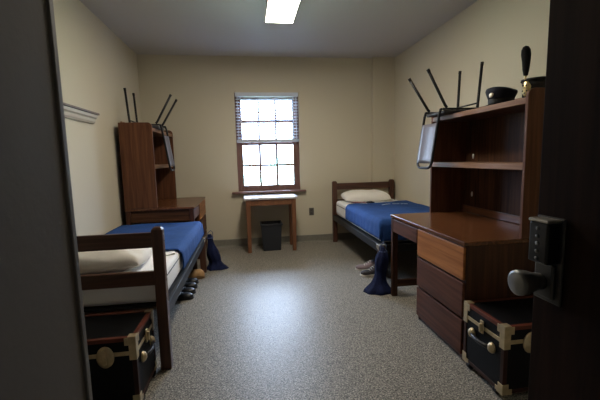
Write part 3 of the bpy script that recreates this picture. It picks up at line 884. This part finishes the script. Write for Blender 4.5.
# ------------------------------------------------------------------ footwear (local: +X toe)
def shoe_bm(L=.29, W=.10, H=.085, low=False):
    up = bmesh.new(); n, m = 20, 18; rings = []
    for j in range(n+1):
        f_ = j/n; x = -L/2+L*f_
        w = W/2*(.72+.28*math.sin(min(1, f_*1.5)*PI*.62))*(1 if f_ < .8 else math.sqrt(max(0.02, 1-((f_-.8)/.2)**2)))
        if f_ < .08: w *= math.sqrt(max(.15, f_/.08))
        h = H*(1 if f_ < .35 else 1-.55*min(1, (f_-.35)/.3)) if not low else H*(.62 if f_ < .3 else .62+.38*math.sin((f_-.3)/.4*PI/2) if f_ < .7 else 1)
        if f_ > .8: h *= math.sqrt(max(.08, 1-((f_-.8)/.2)**2*.8))
        ring = []
        for k in range(m+1):
            a = PI*k/m
            ring.append(up.verts.new((x, w*math.cos(a), .018+h*math.sin(a)**.75)))
        rings.append(ring)
    for A, B in zip(rings, rings[1:]):
        for k in range(m): up.faces.new((A[k], A[k+1], B[k+1], B[k]))
        up.faces.new((A[0], B[0], B[m], A[m]))
    up.faces.new(rings[0]); up.faces.new(rings[-1][::-1])
    so = bmesh.new(); out = []
    for k in range(28):
        a = 2*PI*k/28; c, s = math.cos(a), math.sin(a)
        wx = L/2*1.03*math.copysign(abs(c)**.8, c); wy = W/2*1.06*math.copysign(abs(s)**.7, s)*(1 if c > 0 else .86)
        out.append((wx, wy))
    add_prism(so, out, (.0, .0175), 'Z')
    la = bmesh.new()
    for q in range(4):
        x = -.02+.022*q; zz = .018+H*(1.0-.16*q)-.003
        add_tube(la, [(x, -.022, zz-.006), (x, 0, zz+.004), (x, .022, zz-.006)], .0035, 6)
    op = bmesh.new(); add_lathe(op, [(.0, 0), (.032, 0), (.034, .004), (.0005, .005)], 18, sx=1.35, mat=Matrix.Translation((-L*.26, 0, .016+H)))
    return up, so, la, op
def make_shoe(name, cat, label, loc, rz, upper, sole, lace, group=None, slip=False):
    t = thing(name, label, cat, loc, rz, group)
    up, so, la, op = shoe_bm(low=slip)
    obj('upper', up, upper, t, smooth=True); obj('sole', so, sole, t, .003)
    if slip: la.free(); op.free()
    else: obj('laces', la, lace, t, smooth=True); obj('collar', op, M['rubber'], t, smooth=True)
    return t
sh = [( 3.34, -.70, -.12), (3.47, -.70, -.05), (3.61, -.705, .04), (3.74, -.71, .1)]
labs = ['black polished shoe under the bed, end of the row nearest the headboard', 'black polished shoe under the bed, second from the headboard end',
        'black polished shoe under the bed, second from the tan slipper', 'black polished shoe under the bed, next to the tan slipper']
first = None
for (y, x, a), lb in zip(sh, labs):
    if first is None: first = make_shoe('dress_shoe', 'shoe', lb, (x, y, .001), a, M['shoe'], M['sole'], M['leather'], 'black shoes in a row under the bed')
    else: dup(first, (x, y, .001), a, lb)
make_shoe('slipper', 'slipper', 'tan suede slipper under the bed beside the laundry bag', (-.665, 3.90, .001), .1, M['tan'], M['tansole'], M['tan'], slip=True)
make_shoe('sneaker', 'shoe', 'pale mauve sneaker under the window-wall bed, farther from the laundry bag', (1.325, 3.80, .001), PI-.1, M['sneakred'], M['white_rub'], M['white_rub'], 'sneakers under the bed')
make_shoe('sneaker', 'shoe', 'dark white-soled sneaker under the window-wall bed, next to the laundry bag', (1.315, 3.62, .001), PI+.15, M['sneak'], M['white_rub'], M['white_rub'], 'sneakers under the bed')

# ------------------------------------------------------------------ door leaf with push-button lock
dr = bpy.data.objects.new('door_1', None); COL.objects.link(dr); dr['kind'] = 'structure'; dr.location = (.66, .722, 0)
bx('door_leaf', (0, .045, -.91, 0, .008, 2.10), M['door'], dr, .002)
bm = bmesh.new(); add_box(bm, -.0065, -.0005, -.078, -.006, .955, 1.148)
pt = obj('lock_plate', bm, M['lock'], dr, .004)
bx('keypad_case', (-.040, -.007, -.072, -.022, 1.048, 1.138), M['lockface'], pt, .004)
bx('keypad_cap', (-.042, -.0068, -.074, -.020, 1.1385, 1.146), M['lockcap'], pt, .003)
for k in range(5):
    bm = bmesh.new(); add_lathe(bm, [(.0, 0), (.0038, 0), (.0038, .002), (.0025, .003), (.0005, .0032)], 14, mat=Matrix.Translation((-.0405, -.047, 1.125-.0165*k)) @ Matrix.Rotation(-PI/2, 4, 'Y'))
    obj('button', bm, M['button'], pt, smooth=True)
bm = bmesh.new(); add_box(bm, -.016, -.007, -.066, -.016, .965, 1.045); obj('rose_plate', bm, M['lock'], pt, .005)
bm = bmesh.new(); add_lathe(bm, [(.0, 0), (.018, 0), (.020, .012), (.019, .016), (.023, .024), (.027, .038), (.029, .052), (.028, .058), (.022, .061), (.0005, .062)], 32,
    mat=Matrix.Translation((-.0165, -.034, 1.0)) @ Matrix.Rotation(-PI/2, 4, 'Y'))
obj('knob', bm, M['knob'], pt, smooth=True)

# ------------------------------------------------------------------ light
wd = bpy.data.worlds.new('sky'); S.world = wd; wd.use_nodes = True
nt = wd.node_tree; bg = nt.nodes['Background']
bg.inputs[0].default_value = (.60, .735, 1.0, 1)
# overcast sky: dimmer at the horizon, brighter overhead
tcw = nt.nodes.new('ShaderNodeTexCoord'); sx = nt.nodes.new('ShaderNodeSeparateXYZ'); mrw = nt.nodes.new('ShaderNodeMapRange')
mrw.inputs['From Min'].default_value = 0.0; mrw.inputs['From Max'].default_value = .45
mrw.inputs['To Min'].default_value = 12.0; mrw.inputs['To Max'].default_value = 72.0
nt.links.new(tcw.outputs['Generated'], sx.inputs[0]); nt.links.new(sx.outputs['Z'], mrw.inputs['Value'])
nt.links.new(mrw.outputs['Result'], bg.inputs[1])
la = bpy.data.lights.new('window_portal', 'AREA'); la.shape = 'RECTANGLE'; la.size = WX1-WX0; la.size_y = WZ1-WZ0
la.cycles.is_portal = True
lo = bpy.data.objects.new('window_portal', la); COL.objects.link(lo)
lo.location = ((WX0+WX1)/2, YB+.205, (WZ0+WZ1)/2); lo.rotation_euler = (-PI/2, 0, 0)

# ------------------------------------------------------------------ camera
cam = bpy.data.cameras.new('camera'); cam.sensor_width = 36; cam.lens = 354.13/600*36; cam.clip_start = .02
co = bpy.data.objects.new('camera', cam); COL.objects.link(co)
fw = Vector((.14235916, .98279767, -.11765466)); rt = Vector((.98897742, -.1461194, -.02393282)); up = Vector((.04071275, .11295074, .99276614))
m = Matrix(((rt.x, up.x, -fw.x, 0), (rt.y, up.y, -fw.y, 0), (rt.z, up.z, -fw.z, 1.2894), (0, 0, 0, 1)))
co.matrix_world = m
S.camera = co

S.view_settings.view_transform = 'Standard'; S.view_settings.look = 'None'; S.view_settings.gamma = 1
S.view_settings.use_curve_mapping = False; S.view_settings.exposure = 0.18
S.cycles.use_denoising = True
S.cycles.max_bounces = 10; S.cycles.diffuse_bounces = 6; S.cycles.transparent_max_bounces = 12
S.cycles.sample_clamp_indirect = 8
